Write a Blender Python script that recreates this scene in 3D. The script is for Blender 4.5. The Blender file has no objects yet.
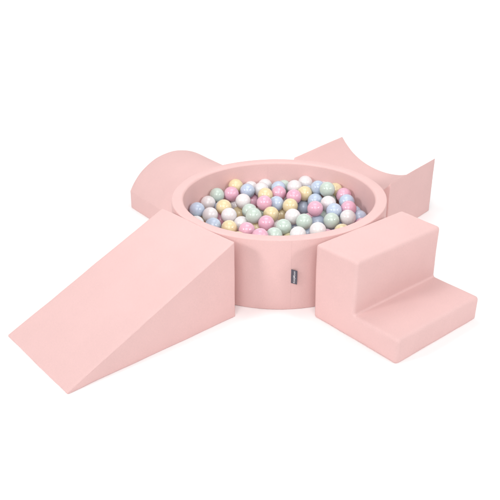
import bpy, bmesh, math, random
from mathutils import Vector, Matrix, noise
random.seed(7)
S = bpy.context.scene
C = S.collection

# ------------------------------------------------------------------ helpers
def link(name, me, mat=None, parent=None):
    o = bpy.data.objects.new(name, me)
    C.objects.link(o)
    if mat: me.materials.append(mat)
    if parent: o.parent = parent
    return o

def empty(name, loc=(0, 0, 0), rz=0.0):
    o = bpy.data.objects.new(name, None)
    o.empty_display_size = 0.05
    o.location = loc
    o.rotation_euler = (0, 0, rz)
    C.objects.link(o)
    return o

def tag(o, label, cat, group=None):
    o['label'] = label
    o['category'] = cat
    if group: o['group'] = group

def nodes(name):
    m = bpy.data.materials.new(name)
    m.use_nodes = True
    nt = m.node_tree
    return m, nt, nt.nodes['Principled BSDF']

def soft(p, amp, freq, seed):
    q = Vector((p.x * freq + seed * 7.3, p.y * freq - seed * 3.1, p.z * freq + seed * 1.7))
    return amp * noise.noise(q)

# ------------------------------------------------------------------ materials
def fabric(name, col):
    m, nt, b = nodes(name)
    N, L = nt.nodes, nt.links
    tc = N.new('ShaderNodeTexCoord')
    n1 = N.new('ShaderNodeTexNoise'); n1.inputs['Scale'].default_value = 9; n1.inputs['Detail'].default_value = 3
    n2 = N.new('ShaderNodeTexNoise'); n2.inputs['Scale'].default_value = 260; n2.inputs['Detail'].default_value = 3
    L.new(tc.outputs['Object'], n1.inputs['Vector']); L.new(tc.outputs['Object'], n2.inputs['Vector'])
    mx = N.new('ShaderNodeMath'); mx.operation = 'ADD'
    m1 = N.new('ShaderNodeMapRange'); m1.inputs[3].default_value = .985; m1.inputs[4].default_value = 1.015
    m2 = N.new('ShaderNodeMapRange'); m2.inputs[3].default_value = -.03; m2.inputs[4].default_value = .03
    m1.inputs[1].default_value = .3; m1.inputs[2].default_value = .7
    m2.inputs[1].default_value = .3; m2.inputs[2].default_value = .7
    L.new(n1.outputs['Fac'], m1.inputs[0]); L.new(n2.outputs['Fac'], m2.inputs[0])
    L.new(m1.outputs[0], mx.inputs[0]); L.new(m2.outputs[0], mx.inputs[1])
    vm = N.new('ShaderNodeVectorMath'); vm.operation = 'SCALE'
    vm.inputs[0].default_value = col
    L.new(mx.outputs[0], vm.inputs['Scale'])
    L.new(vm.outputs[0], b.inputs['Base Color'])
    b.inputs['Roughness'].default_value = .92
    b.inputs['Specular IOR Level'].default_value = .15
    b.inputs['Sheen Weight'].default_value = SHEEN
    b.inputs['Sheen Roughness'].default_value = .5
    b.inputs['Sheen Tint'].default_value = (1, .85, .84, 1)
    bp = N.new('ShaderNodeBump'); bp.inputs['Strength'].default_value = .22; bp.inputs['Distance'].default_value = .0012
    L.new(n2.outputs['Fac'], bp.inputs['Height']); L.new(bp.outputs[0], b.inputs['Normal'])
    return m

def plastic(name, col):
    """thin hollow blow-moulded shell: glossy outside, lets part of the light through"""
    m, nt, b = nodes(name)
    N, L = nt.nodes, nt.links
    b.inputs['Base Color'].default_value = (*col, 1)
    b.inputs['Roughness'].default_value = .17
    b.inputs['Specular IOR Level'].default_value = .6
    b.inputs['Coat Weight'].default_value = .0
    b.inputs['Coat Roughness'].default_value = .07
    b.inputs['Subsurface Weight'].default_value = 1
    b.inputs['Subsurface Radius'].default_value = (1, .95, .95)
    b.inputs['Subsurface Scale'].default_value = .02
    tr = N.new('ShaderNodeBsdfTranslucent'); tr.inputs['Color'].default_value = (*[c ** .8 for c in col], 1)
    mx = N.new('ShaderNodeMixShader'); mx.inputs[0].default_value = .1
    L.new(b.outputs[0], mx.inputs[1]); L.new(tr.outputs[0], mx.inputs[2])
    L.new(mx.outputs[0], N['Material Output'].inputs['Surface'])
    return m
SHEEN = .0
PINK_COL = (.705, .472, .456)
SEAM_COL = (.68, .45, .44)
SEAM_AZ = -83.5
WORLD = .08
TOP_W = 12
LEFT_W, RIGHT_W = 19, 14
BACK_W, FRONT_W = 100, 84
KEY_AZ, KEY_EL = 52, 32
EXPOSURE = 0
FLOOR_COL = .97
BALL_COL = {'w': ('white', (.755, .72, .725)), 'p': ('pink', (.755, .455, .56)), 'y': ('yellow', (.77, .655, .425)),
            'b': ('blue', (.53, .605, .725)), 'g': ('mint_green', (.565, .65, .59))}
SIDE_L, SIDE_R = 25, 31
BALLS = [
    (-20.41, 30.59, 21.25, 'y', 'yellow ball lying farthest back of its colour in the pit'),
    (-28.65, 22.89, 19.65, 'g', 'leftmost mint green ball of those lying in the round pit'),
    (-22.09, 24.23, 19.86, 'p', 'pink ball at the left inner wall, mint green ball at its left'),
    (-14.77, 27.23, 20.29, 'b', 'blue ball against the back inner wall, white ball at its right'),
    (-32.29, 17.26, 18.00, 'w', 'white ball at the left inner wall, white ball in front'),
    (-16.22, 16.26, 19.68, 'w', 'white ball out in the middle of the pit, blue ball behind it'),
    (-24.50, 9.84, 19.43, 'y', 'leftmost yellow ball of those lying in the round pit'),
    (-13.48, 34.09, 18.88, 'w', 'white ball with yellow ball at its left and blue ball in front'),
    (-19.82, 24.48, 13.56, 'w', 'white ball with yellow ball at its left and pink ball behind it'),
    (-30.06, 3.60, 18.28, 'w', 'white ball at the left inner wall, yellow ball behind its right side'),
    (-21.78, 3.85, 18.06, 'w', 'white ball with white ball in front of its right side and yellow ball behind it'),
    (-26.15, 9.66, 12.99, 'p', 'leftmost pink ball of those lying in the round pit'),
    (-28.01, -5.60, 17.50, 'b', 'blue ball along the front rim, pink ball at its right and white ball behind it'),
    (-20.89, -7.96, 17.50, 'y', 'yellow ball along the front rim, pink ball behind it and blue ball at its left'),
    (-16.17, 0.76, 15.49, 'w', 'white ball out in the middle of the pit, white ball behind its left side'),
    (-13.32, -9.78, 17.50, 'p', 'pink ball along the front rim, pink ball in front of its right side'),
    (-18.05, 16.61, 13.31, 'y', 'yellow ball out in the middle of the pit, mint green ball at its right'),
    (-36.08, 6.26, 19.45, 'b', 'leftmost blue ball of those lying in the round pit'),
    (-35.76, 7.74, 13.07, 'y', 'yellow ball at the left inner wall, white ball at its right'),
    (-6.75, 36.20, 19.34, 'w', 'white ball against the back inner wall, white ball in front'),
    (-8.32, 29.73, 20.05, 'w', 'white ball against the back inner wall, white ball behind it and yellow ball in front'),
    (-0.26, 31.17, 20.18, 'b', 'blue ball against the back inner wall, pink ball in front of its right side'),
    (2.35, 36.78, 18.57, 'g', 'mint green ball against the back inner wall, blue ball at its left'),
    (-0.11, 24.74, 20.30, 'p', 'pink ball out in the middle of the pit, mint green ball behind its right side'),
    (-6.26, 22.17, 20.33, 'y', 'yellow ball out in the middle of the pit, pink ball at its right'),
    (-12.57, 29.23, 14.34, 'p', 'pink ball against the back inner wall, white ball at its left'),
    (-6.55, 13.46, 20.14, 'p', 'pink ball out in the middle of the pit, pink ball behind its right side'),
    (-1.10, 16.88, 18.47, 'b', 'blue ball out in the middle of the pit, yellow ball in front'),
    (0.83, 30.97, 13.51, 'w', 'white ball against the back inner wall, yellow ball in front of its left side'),
    (-13.00, 10.05, 17.50, 'g', 'mint green ball out in the middle of the pit, mint green ball in front'),
    (-10.86, 0.49, 19.64, 'g', 'mint green ball with mint green ball behind its left side and yellow ball in front'),
    (-3.39, 7.10, 17.50, 'y', 'yellow ball out in the middle of the pit, yellow ball at its right'),
    (-5.29, -2.74, 17.63, 'p', 'pink ball with mint green ball in front of its right side'),
    (2.15, -5.95, 17.50, 'g', 'mint green ball along the front rim, yellow ball behind it'),
    (-7.48, -16.56, 18.03, 'p', 'pink ball lying closest to the front of its colour in the pit'),
    (1.57, 17.96, 12.58, 'y', 'yellow ball out in the middle of the pit, yellow ball behind it'),
    (-1.74, -13.28, 16.96, 'g', 'mint green ball lying closest to the front of its colour in the pit'),
    (-9.33, 1.37, 13.31, 'y', 'yellow ball along the front rim, pink ball in front and pink ball at its left'),
    (-7.18, 16.11, 14.07, 'g', 'mint green ball out in the middle of the pit, pink ball in front'),
    (7.16, 29.46, 21.50, 'w', 'white ball against the back inner wall, pink ball in front'),
    (12.34, 35.03, 21.57, 'w', 'white ball against the back inner wall, blue ball in front of its right side'),
    (14.35, 30.17, 18.57, 'b', 'blue ball against the back inner wall, blue ball at its right'),
    (17.99, 25.97, 22.72, 'b', 'blue ball with mint green ball at its right and blue ball in front'),
    (20.81, 30.81, 20.42, 'w', 'white ball with yellow ball at its right and blue ball in front'),
    (21.87, 21.18, 23.99, 'g', 'fully exposed mint green ball at the right inner wall, blue ball at its left'),
    (11.91, 24.51, 20.51, 'y', 'yellow ball out in the middle of the pit, blue ball in front'),
    (6.80, 20.55, 20.42, 'p', 'pink ball out in the middle of the pit, white ball behind it'),
    (16.63, 20.21, 18.63, 'b', 'blue ball out in the middle of the pit, blue ball behind it'),
    (23.13, 22.60, 17.53, 'g', 'mint green ball at the right inner wall, blue ball behind its left side'),
    (22.04, 12.60, 20.69, 'w', 'white ball out in the middle of the pit, blue ball in front'),
    (5.14, 14.31, 18.49, 'y', 'yellow ball out in the middle of the pit, yellow ball in front'),
    (11.51, 23.87, 13.70, 'b', 'blue ball with yellow ball at its left and pink ball behind it'),
    (16.00, 7.09, 20.50, 'p', 'fully exposed pink ball out in the middle of the pit, blue ball behind it'),
    (24.29, 6.38, 19.88, 'b', 'blue ball out in the middle of the pit, mint green ball in front'),
    (6.10, 0.31, 19.56, 'w', 'white ball out in the middle of the pit, blue ball behind its right side'),
    (10.90, -4.68, 19.54, 'g', 'mint green ball out in the middle of the pit, white ball at its left'),
    (17.36, 6.73, 14.00, 'b', 'mostly covered blue ball out in the middle of the pit, pink ball behind it'),
    (22.86, 0.08, 18.03, 'g', 'mint green ball with yellow ball in front of its right side'),
    (8.19, -13.20, 17.50, 'w', 'white ball lying closest to the front of its colour in the pit'),
    (16.37, -13.00, 19.50, 'w', 'white ball along the front rim, blue ball at its left and blue ball behind it'),
    (7.11, 2.61, 13.45, 'b', 'blue ball along the front rim, white ball in front and white ball behind it'),
    (12.69, -3.83, 13.28, 'b', 'blue ball lying closest to the front of its colour in the pit'),
    (21.38, 12.03, 14.10, 'g', 'mint green ball out in the middle of the pit, white ball in front'),
    (29.55, 21.31, 21.13, 'p', 'pink ball at the right inner wall, blue ball in front'),
    (30.41, 14.76, 20.69, 'b', 'blue ball at the right inner wall, blue ball at its left'),
    (30.69, 8.23, 20.34, 'p', 'rightmost pink ball of those lying in the round pit'),
    (33.94, 14.58, 15.31, 'b', 'blue ball at the right inner wall, blue ball in front and pink ball behind it'),
    (35.68, 8.20, 15.90, 'b', 'rightmost blue ball of those lying in the round pit'),
    (29.96, 1.77, 18.85, 'w', 'rightmost white ball of those lying in the round pit'),
    (25.93, 26.62, 21.42, 'y', 'yellow ball at the right inner wall, pink ball in front of its right side'),
    (-35.23, -5.60, 18.23, 'w', 'mostly covered white ball at the left inner wall, blue ball at its right'),
    (26.96, -7.48, 16.37, 'y', 'rightmost yellow ball of those lying in the round pit'),
    (-25.77, 15.89, 16.37, 'b', 'fourth blue ball counted from the left side of the pit'),
    (36.33, 1.57, 15.20, 'p', 'pink ball along the front rim, white ball at its left and blue ball behind it'),
    (0.72, 0.07, 13.83, 'w', 'white ball along the front rim, mint green ball in front of its left side'),
    (28.02, 9.90, 14.03, 'w', 'mostly covered white ball at the right inner wall, mint green ball at its left'),
    (20.83, -5.32, 12.79, 'p', 'mostly covered pink ball along the front rim, yellow ball at its right'),
    (4.98, -9.51, 12.77, 'y', 'yellow ball along the front rim, mint green ball at its left'),
    (26.12, 25.17, 12.28, 'y', 'yellow ball at the right inner wall, white ball behind it'),
    (26.49, 3.52, 12.17, 'b', 'blue ball along the front rim, mint green ball behind its left side'),
    (14.12, 13.83, 11.80, 'p', 'pink ball out in the middle of the pit, pink ball behind it'),
    (-0.92, 6.72, 11.34, 'w', 'white ball along the front rim, pink ball in front of its left side'),
    (20.23, 8.78, 8.45, 'w', 'white ball along the front rim, white ball at its left and blue ball behind it'),
    (7.51, 10.05, 13.83, 'w', 'white ball out of sight under the upper layer of balls'),
    (34.59, -6.62, 17.44, 'w', 'white ball out of sight below the front rim of the pit'),
    (22.70, -15.82, 17.36, 'p', 'pink ball out of sight below the front rim of the pit'),
    (-24.16, -17.41, 17.85, 'w', 'white ball out of sight below the front rim of the pit'),
    (-29.94, -13.44, 17.88, 'y', 'yellow ball out of sight below the front rim of the pit'),
    (33.96, -13.20, 18.11, 'p', 'pink ball out of sight below the front rim of the pit'),
    (-16.64, -16.37, 16.24, 'y', 'yellow ball out of sight below the front rim of the pit'),
    (16.50, -21.24, 17.81, 'y', 'yellow ball out of sight below the front rim of the pit'),
    (-7.79, -23.23, 18.15, 'y', 'yellow ball out of sight below the front rim of the pit'),
    (-1.16, -22.50, 17.60, 'g', 'mint green ball out of sight below the front rim of the pit'),
    (-16.39, -22.60, 18.22, 'w', 'white ball out of sight below the front rim of the pit'),
    (7.24, -23.58, 18.22, 'b', 'blue ball out of sight below the front rim of the pit'),
    (7.76, 15.82, 10.73, 'g', 'mint green ball out of sight under the upper layer of balls'),
    (-5.99, 26.26, 14.57, 'b', 'blue ball out of sight under the upper layer of balls'),
    (-36.45, 1.20, 15.05, 'g', 'mint green ball out of sight under the upper layer of balls'),
    (27.06, -20.87, 17.76, 'y', 'yellow ball out of sight below the front rim of the pit'),
    (4.48, -17.98, 14.93, 'g', 'mint green ball out of sight below the front rim of the pit'),
]
PINK = fabric('pink_jersey', PINK_COL)
SEAM = fabric('pink_thread', SEAM_COL)
mf, nt, b = nodes('white_studio_floor')
b.inputs['Base Color'].default_value = (FLOOR_COL, FLOOR_COL, FLOOR_COL, 1)
b.inputs['Roughness'].default_value = .9
b.inputs['Specular IOR Level'].default_value = .1
FLOOR = mf
mt, nt, b = nodes('grey_satin_ribbon')
b.inputs['Base Color'].default_value = (.075, .07, .095, 1)
b.inputs['Roughness'].default_value = .45
RIBBON = mt
mw, nt, b = nodes('white_woven_print')
b.inputs['Base Color'].default_value = (.6, .6, .63, 1)
b.inputs['Roughness'].default_value = .6
PRINT = mw

# ------------------------------------------------------------------ setting
# seamless white paper: flat under the set, rolled up in one curve behind it
bm = bmesh.new()
prof = [(-5.0, 0), (2.0, 0)] + [(2.0 + 1.1 * math.sin(a), 1.1 - 1.1 * math.cos(a)) for a in [math.radians(90) * i / 24 for i in range(1, 25)]] + [(3.1, 3.6)]
rows = [[bm.verts.new((x, y, z)) for y, z in prof] for x in (-9, 9)]
for i in range(len(prof) - 1):
    bm.faces.new((rows[0][i], rows[1][i], rows[1][i + 1], rows[0][i + 1])).smooth = True
me = bpy.data.meshes.new('floor'); bm.to_mesh(me); bm.free()
floor = link('floor', me, FLOOR)
floor['kind'] = 'structure'

# ------------------------------------------------------------------ foam blocks
def foam_block(name, prof, width, bev, seed, amp=.0021, step=.02, warp=None, clamp=True):
    """Extrude a profile (radial, height) across the width, round every edge, cut the
    faces into a fine net and let the foam bulge a little."""
    bm = bmesh.new()
    a = [bm.verts.new((x, -width / 2, z)) for x, z in prof]
    c = [bm.verts.new((x, width / 2, z)) for x, z in prof]
    n = len(prof)
    bm.faces.new(a); bm.faces.new(c[::-1])
    for i in range(n):
        j = (i + 1) % n
        bm.faces.new((a[j], a[i], c[i], c[j]))
    bmesh.ops.recalc_face_normals(bm, faces=bm.faces)
    sharp = [e for e in bm.edges if e.calc_face_angle(0) > math.radians(28)]
    bmesh.ops.bevel(bm, geom=sharp, offset=bev, offset_type='OFFSET', segments=5, profile=.5, affect='EDGES', clamp_overlap=clamp)
    xs = [v.co.x for v in bm.verts]; zs = [v.co.z for v in bm.verts]
    for lo, hi, ax in ((min(xs), max(xs), 0), (-width / 2, width / 2, 1), (min(zs), max(zs), 2)):
        k = max(2, int((hi - lo) / step))
        for i in range(1, k):
            co = [0, 0, 0]; co[ax] = lo + (hi - lo) * i / k + .0003
            no = [0, 0, 0]; no[ax] = 1
            bmesh.ops.bisect_plane(bm, geom=bm.verts[:] + bm.edges[:] + bm.faces[:], dist=1e-5, plane_co=co, plane_no=no)
    bm.normal_update()
    mv = {}
    for v in bm.verts:
        d = soft(v.co, amp, 5.5, seed) + soft(v.co, amp * .45, 14, seed + 3)
        mv[v] = v.normal * d
    for v, d in mv.items():
        v.co += d
        v.co.z = max(v.co.z, .001)
        if warp: v.co = warp(v.co)
    for f in bm.faces: f.smooth = True
    me = bpy.data.meshes.new(name); bm.to_mesh(me); bm.free()
    return me

def place(o, az, r0, off):
    a = math.radians(az)
    o.location = (r0 * math.cos(a) - off * math.sin(a), r0 * math.sin(a) + off * math.cos(a), 0)
    o.rotation_euler = (0, 0, a)

def arc(c, z0, half, rise, n, up=1):
    R = (half * half + rise * rise) / (2 * rise)
    am = math.asin(min(1, half / R))
    return R, am

# sloped wedge (front left)
me = foam_block('foam_wedge', [(0, 0), (0, .313), (.7095, .009), (.7095, 0)], .447, .0055, 1,
                warp=lambda c: Vector((c.x, c.y + (.006 * (1 - c.x / .71) if c.y > 0 else 0), c.z * (1 + .021 * c.y / .2235))))
wedge = link('foam_wedge', me, PINK)
place(wedge, 224.0, .4615, .021)
tag(wedge, 'long pink foam wedge sloping from the pit rim down to the floor', 'foam wedge', 'pink foam play blocks around the pit')

# two-step block (front right)
me = foam_block('foam_steps', [(0, 0), (0, .314), (.198, .314)] + [(.198 + .009 * (1 - math.cos(a)), .0995 + .009 * (1 - math.sin(a))) for a in [math.radians(15 * i) for i in range(7)]] + [(.405, .0995), (.405, 0)], .461, .0135, 2, clamp=False,
                warp=lambda c: Vector((c.x, c.y * (1 + .036 * max(0, 1 - c.x / .2) * (.25 + .75 * c.z / .314)), c.z)))
steps = link('foam_steps', me, PINK)
place(steps, 311.8, .458, .009)
tag(steps, 'pink foam block of two steps, one high and one low, beside the pit', 'foam steps', 'pink foam play blocks around the pit')

# block with the hollowed top (back right), hollow runs out from the pit; swept across its width
def sweep_block(name, top, length, bev, seed):
    """top: list of (lateral, height) from one side to the other; extruded along the radius."""
    prof = [(top[0][0], 0)] + top + [(top[-1][0], 0)]
    me = foam_block(name, prof, length, bev, seed)  # the stuffed ends settle a little on the near side
    # profile was built in x/z and extruded in y: turn it so that the extrusion is radial
    me.transform(Matrix.Rotation(math.radians(90), 4, 'Z'))
    me.transform(Matrix.Translation((length / 2, 0, 0)))
    return me

hw = .271
pts = [(27.1, 28.2), (24.5, 25.1), (21.4, 21.6), (18.1, 18.97), (14.9, 17.1), (11.7, 15.7), (8.5, 14.75), (5.2, 14.3), (1.5, 14.15),
       (-2.5, 14.35), (-6, 14.9), (-9.5, 15.75), (-13.0, 17.0), (-16.3, 18.6), (-19.5, 20.6), (-22.3, 22.9), (-24.8, 25.4), (-27.1, 28.2)]
# smooth the measured hollow
def catmull(ps, k):
    out = []
    for i in range(len(ps) - 1):
        p0, p1, p2, p3 = ps[max(i - 1, 0)], ps[i], ps[i + 1], ps[min(i + 2, len(ps) - 1)]
        for j in range(k):
            t = j / k
            out.append(tuple(.5 * (2 * b_ + (c_ - a_) * t + (2 * a_ - 5 * b_ + 4 * c_ - d_) * t * t + (3 * b_ - a_ - 3 * c_ + d_) * t ** 3)
                             for a_, b_, c_, d_ in zip(p0, p1, p2, p3)))
    out.append(ps[-1])
    return out
top = [(-a_ / 100, b_ / 100) for a_, b_ in catmull(pts, 2)]
top = [(-x, z) for x, z in reversed(top)][::-1] if False else sorted(top)
me = sweep_block('foam_cradle', top, .435, .005, 3)
cradle = link('foam_cradle', me, PINK)
place(cradle, 52.6, .4565, -.0094)
tag(cradle, 'pink foam block with a hollowed curved top and two pointed crests behind the pit', 'foam block', 'pink foam play blocks around the pit')

# block with the rounded top (back left)
w, sh, th_ = .524, .0923, .2497
rise = th_ - sh
R = (w * w / 4 + rise * rise) / (2 * rise); am = math.asin(min(1, w / 2 / R))
top = [(R * math.sin(t), th_ - R + R * math.cos(t)) for t in [-am + 2 * am * i / 40 for i in range(41)]]
me = sweep_block('foam_arch', top, .430, .005, 4)
arch = link('foam_arch', me, PINK)
place(arch, 129.3, .4560, -.0056)
tag(arch, 'pink foam block with a domed half-round top lying behind the pit', 'foam block', 'pink foam play blocks around the pit')

# ------------------------------------------------------------------ the ball pit
pit = empty('ball_pit')
tag(pit, 'round pink foam ball pit filled with pastel balls', 'ball pit')
RO, TH, HH = .45, .0486, .30
def wobble(th): return 1 + .01 * math.cos(2 * th) + .01 * math.sin(2 * th)

def ring():
    prof = []
    def corner(cx, cz, r, a0, a1, n=7):
        for i in range(n + 1):
            a = math.radians(a0 + (a1 - a0) * i / n); prof.append((cx + r * math.cos(a), cz + r * math.sin(a)))
    ro, ri, rb = .0045, .010, .004
    corner(RO - rb, rb, rb, -90, 0, 4)
    for i in range(1, 12): prof.append((RO + .0015 * math.sin(math.pi * i / 12), rb + (HH - ro - rb) * i / 12))
    corner(RO - ro, HH - ro, ro, 0, 90)
    for i in range(1, 4): prof.append((RO - ro - (TH - ro - ri) * i / 4, HH + .0012 * math.sin(math.pi * i / 4)))
    corner(RO - TH + ri, HH - ri, ri, 90, 180)
    for i in range(1, 12): prof.append((RO - TH, HH - ri - (HH - ri - .03) * i / 12))
    prof.append((RO - TH, .004))
    bm = bmesh.new()
    n = 240
    rows = []
    for k in range(n):
        t = 2 * math.pi * k / n
        row = []
        for x, z in prof:
            p = Vector((x * math.cos(t), x * math.sin(t), z))
            f = wobble(t) + soft(p, .0028, 6, 9)
            row.append(bm.verts.new((p.x * f, p.y * f, z + (soft(p, .0012, 5, 11) if z > .1 else 0) + .0008)))
        rows.append(row)
    m = len(prof)
    for k in range(n):
        for i in range(m):
            bm.faces.new((rows[k][i], rows[(k + 1) % n][i], rows[(k + 1) % n][(i + 1) % m], rows[k][(i + 1) % m]))
    bmesh.ops.recalc_face_normals(bm, faces=bm.faces)
    for f in bm.faces: f.smooth = True
    me = bpy.data.meshes.new('foam_ring'); bm.to_mesh(me); bm.free()
    return me
foam_ring = link('foam_ring', ring(), PINK, pit)

def surf(t, z, rad=RO, lift=0.0):
    p = Vector((rad * math.cos(t), rad * math.sin(t), z))
    f = wobble(t) + soft(p, .0028, 6, 9)
    bulge = .0015 * math.sin(math.pi * min(1, max(0, z / HH))) if rad == RO else 0
    return Vector((math.cos(t), math.sin(t), 0)) * ((rad + bulge) * f + lift) + Vector((0, 0, z))

def seam(t, z0, z1, rad, sgn, parent):
    bm = bmesh.new(); rows = []
    n = 40
    for i in range(n + 1):
        z = z0 + (z1 - z0) * i / n
        row = []
        for k in range(5):
            s = (k - 2) / 2
            row.append(bm.verts.new(surf(t + s * .0024 / rad / 2, z, rad, sgn * (.0007 * (1 - s * s) - .0003))))
        rows.append(row)
    for i in range(n):
        for k in range(4): bm.faces.new((rows[i][k], rows[i][k + 1], rows[i + 1][k + 1], rows[i + 1][k]))
    bmesh.ops.recalc_face_normals(bm, faces=bm.faces)
    for f in bm.faces: f.smooth = True
    me = bpy.data.meshes.new('seam'); bm.to_mesh(me); bm.free()
    return link('seam', me, SEAM, parent)
TS = math.radians(SEAM_AZ)
seam(TS, .006, .296, RO, 1, foam_ring)
seam(math.radians(98), .06, .288, RO - TH, -1, foam_ring)

# floor cushion inside the ring
bm = bmesh.new()
bmesh.ops.create_cone(bm, cap_ends=True, segments=96, radius1=.392, radius2=.392, depth=.03)
bmesh.ops.bevel(bm, geom=[e for e in bm.edges if e.calc_face_angle(0) > 1], offset=.006, segments=3, affect='EDGES')
me = bpy.data.meshes.new('base_cushion'); bm.to_mesh(me); bm.free()
o = link('base_cushion', me, PINK, pit); o.location = (0, 0, .0165)

# woven tag sewn into the seam, standing off the wall
TW, TZ0, TZ1 = .0235, .1215, .1800
def tag_pt(u_, z, off=0.0):
    """u_ 0..1 across the ribbon from the seam outwards"""
    p = surf(TS, z)
    ta = Vector((-math.sin(TS), math.cos(TS), 0)); no = Vector((math.cos(TS), math.sin(TS), 0))
    ang = math.radians(14)
    return p + ta * (TW * u_ * math.cos(ang)) + no * (.0012 + TW * u_ * math.sin(ang) + off) + Vector((0, 0, -.0045 * u_))
bm = bmesh.new(); g = []
for s in (0, 1):
    g.append([[bm.verts.new(tag_pt(i / 6, TZ0 + (TZ1 - TZ0) * j / 12, .0009 * s)) for j in range(13)] for i in range(7)])
for i in range(6):
    for j in range(12):
        bm.faces.new((g[1][i][j], g[1][i + 1][j], g[1][i + 1][j + 1], g[1][i][j + 1]))
        bm.faces.new((g[0][i][j], g[0][i][j + 1], g[0][i + 1][j + 1], g[0][i + 1][j]))
def strip(a, c):
    for k in range(len(a) - 1): bm.faces.new((a[k], a[k + 1], c[k + 1], c[k]))
strip(g[0][0], g[1][0]); strip(g[1][6], g[0][6])
strip([r_[0] for r_ in g[1]], [r_[0] for r_ in g[0]]); strip([r_[12] for r_ in g[0]], [r_[12] for r_ in g[1]])
bmesh.ops.recalc_face_normals(bm, faces=bm.faces)
me = bpy.data.meshes.new('fabric_tag'); bm.to_mesh(me); bm.free()
ftag = link('fabric_tag', me, RIBBON, pit)
ftag['label'] = 'small dark grey woven tag with pale upright lettering'

def text_mesh(txt, size, x0, u0):
    cu = bpy.data.curves.new('lettering', 'FONT'); cu.body = txt; cu.size = size; cu.extrude = .00015; cu.offset = .00012
    o = bpy.data.objects.new('lettering', cu); C.objects.link(o)
    dg = bpy.context.evaluated_depsgraph_get()
    me = bpy.data.meshes.new_from_object(o.evaluated_get(dg))
    bpy.data.objects.remove(o); bpy.data.curves.remove(cu)
    for v in me.vertices:       # text x runs up the ribbon, text y runs back towards the seam
        z = TZ0 + x0 + v.co.x; u_ = u0 - v.co.y / TW
        v.co = tag_pt(u_, z, .0013 + v.co.z)
    return me
mesh_k = text_mesh('Kiddy', .0106, .0028, .65)
mesh_m = text_mesh('Moon', .0120, .0262, .67)
bm = bmesh.new(); bm.from_mesh(mesh_k); bm.from_mesh(mesh_m)
me = bpy.data.meshes.new('lettering'); bm.to_mesh(me); bm.free()
link('lettering', me, PRINT, ftag)

# ------------------------------------------------------------------ balls
PL = {k: plastic(n_ + '_plastic', c_) for k, (n_, c_) in BALL_COL.items()}
MESH = {}
for k in PL:
    bm = bmesh.new()
    bmesh.ops.create_uvsphere(bm, u_segments=56, v_segments=32, radius=.035)
    for f in bm.faces: f.smooth = True
    me = bpy.data.meshes.new('plastic_ball'); bm.to_mesh(me); bm.free()
    me.materials.append(PL[k]); MESH[k] = me
for x, y, z, k, lab in BALLS:
    o = bpy.data.objects.new('plastic_ball', MESH[k]); C.objects.link(o)
    o.location = (x / 100, y / 100, z / 100)
    o.rotation_euler = (random.uniform(0, 6.28), random.uniform(0, 6.28), random.uniform(0, 6.28))
    tag(o, lab, 'ball', 'pastel balls filling the pit')

# ------------------------------------------------------------------ light
W = bpy.data.worlds.new('World'); S.world = W; W.use_nodes = True
bg = W.node_tree.nodes['Background']
bg.inputs[0].default_value = (1, 1, 1, 1); bg.inputs[1].default_value = WORLD
def softbox(name, loc, target, power, size, spread=180):
    l = bpy.data.lights.new(name, 'AREA'); l.energy = power
    l.shape = 'RECTANGLE'; l.size, l.size_y = size if isinstance(size, tuple) else (size, size)
    l.spread = math.radians(spread)
    o = bpy.data.objects.new(name, l); C.objects.link(o); o.location = loc
    o.rotation_euler = (Vector(target) - Vector(loc)).to_track_quat('-Z', 'Y').to_euler()
    return o
def around(az, el, d):
    a, e = math.radians(az), math.radians(el)
    return (d * math.cos(e) * math.cos(a), d * math.cos(e) * math.sin(a), d * math.sin(e))
softbox('softbox_lamp', around(-90 - KEY_AZ, KEY_EL, 4.6), (0, 0, .2), LEFT_W, .62, 100)
softbox('softbox_lamp', around(-90 + KEY_AZ, KEY_EL, 4.6), (0, 0, .2), RIGHT_W, .62, 100)
softbox('added_front_fill', (-.3, -4.2, 3.9), (0, 0, .2), FRONT_W, 3.4, 120)  # broad front fill, added to even out the light on the foam
softbox('added_side_fill', around(-90 - 76, 31, 4.2), (0, 0, .2), SIDE_L, 2.0)  # left of two side fills, added to brighten the pit's inner walls
softbox('added_side_fill', around(-90 + 76, 31, 4.2), (0, 0, .2), SIDE_R, 2.0)  # matching added fill on the right
softbox('overhead_lamp', (0, .1, 1.75), (0, .1, 0), TOP_W, 1.0)
softbox('added_backdrop_fill', (0, 1.5, 3.3), (0, 3.0, .75), BACK_W, (12, .5), 100)  # added strip fill that washes the paper behind the set to white

# ------------------------------------------------------------------ camera
r = Vector((0.9990690741207126, 0.04298205417728433, -0.0036780639313803852))
u = Vector((-0.016241458960595857, 0.4537570757410502, 0.8909774021970267))
f = Vector((-0.03996498650586045, 0.8900882311510652, -0.4540327528052955))
cam = bpy.data.cameras.new('camera'); co = bpy.data.objects.new('camera', cam); C.objects.link(co)
M = Matrix((r, u, -f)).transposed().to_4x4()
M.translation = Vector((0, -2.771646337789312, 1.445845734180195))
co.matrix_world = M
cam.sensor_width = 36; cam.sensor_fit = 'HORIZONTAL'
cam.lens = 701.78 / 500 * 36
cam.clip_end = 200
S.camera = co
S.render.resolution_x = S.render.resolution_y = 1024
S.view_settings.view_transform = 'Standard'; S.view_settings.look = 'None'; S.view_settings.gamma = 1
S.view_settings.exposure = EXPOSURE
S.cycles.use_denoising = True
S.cycles.max_bounces = 12; S.cycles.diffuse_bounces = 8
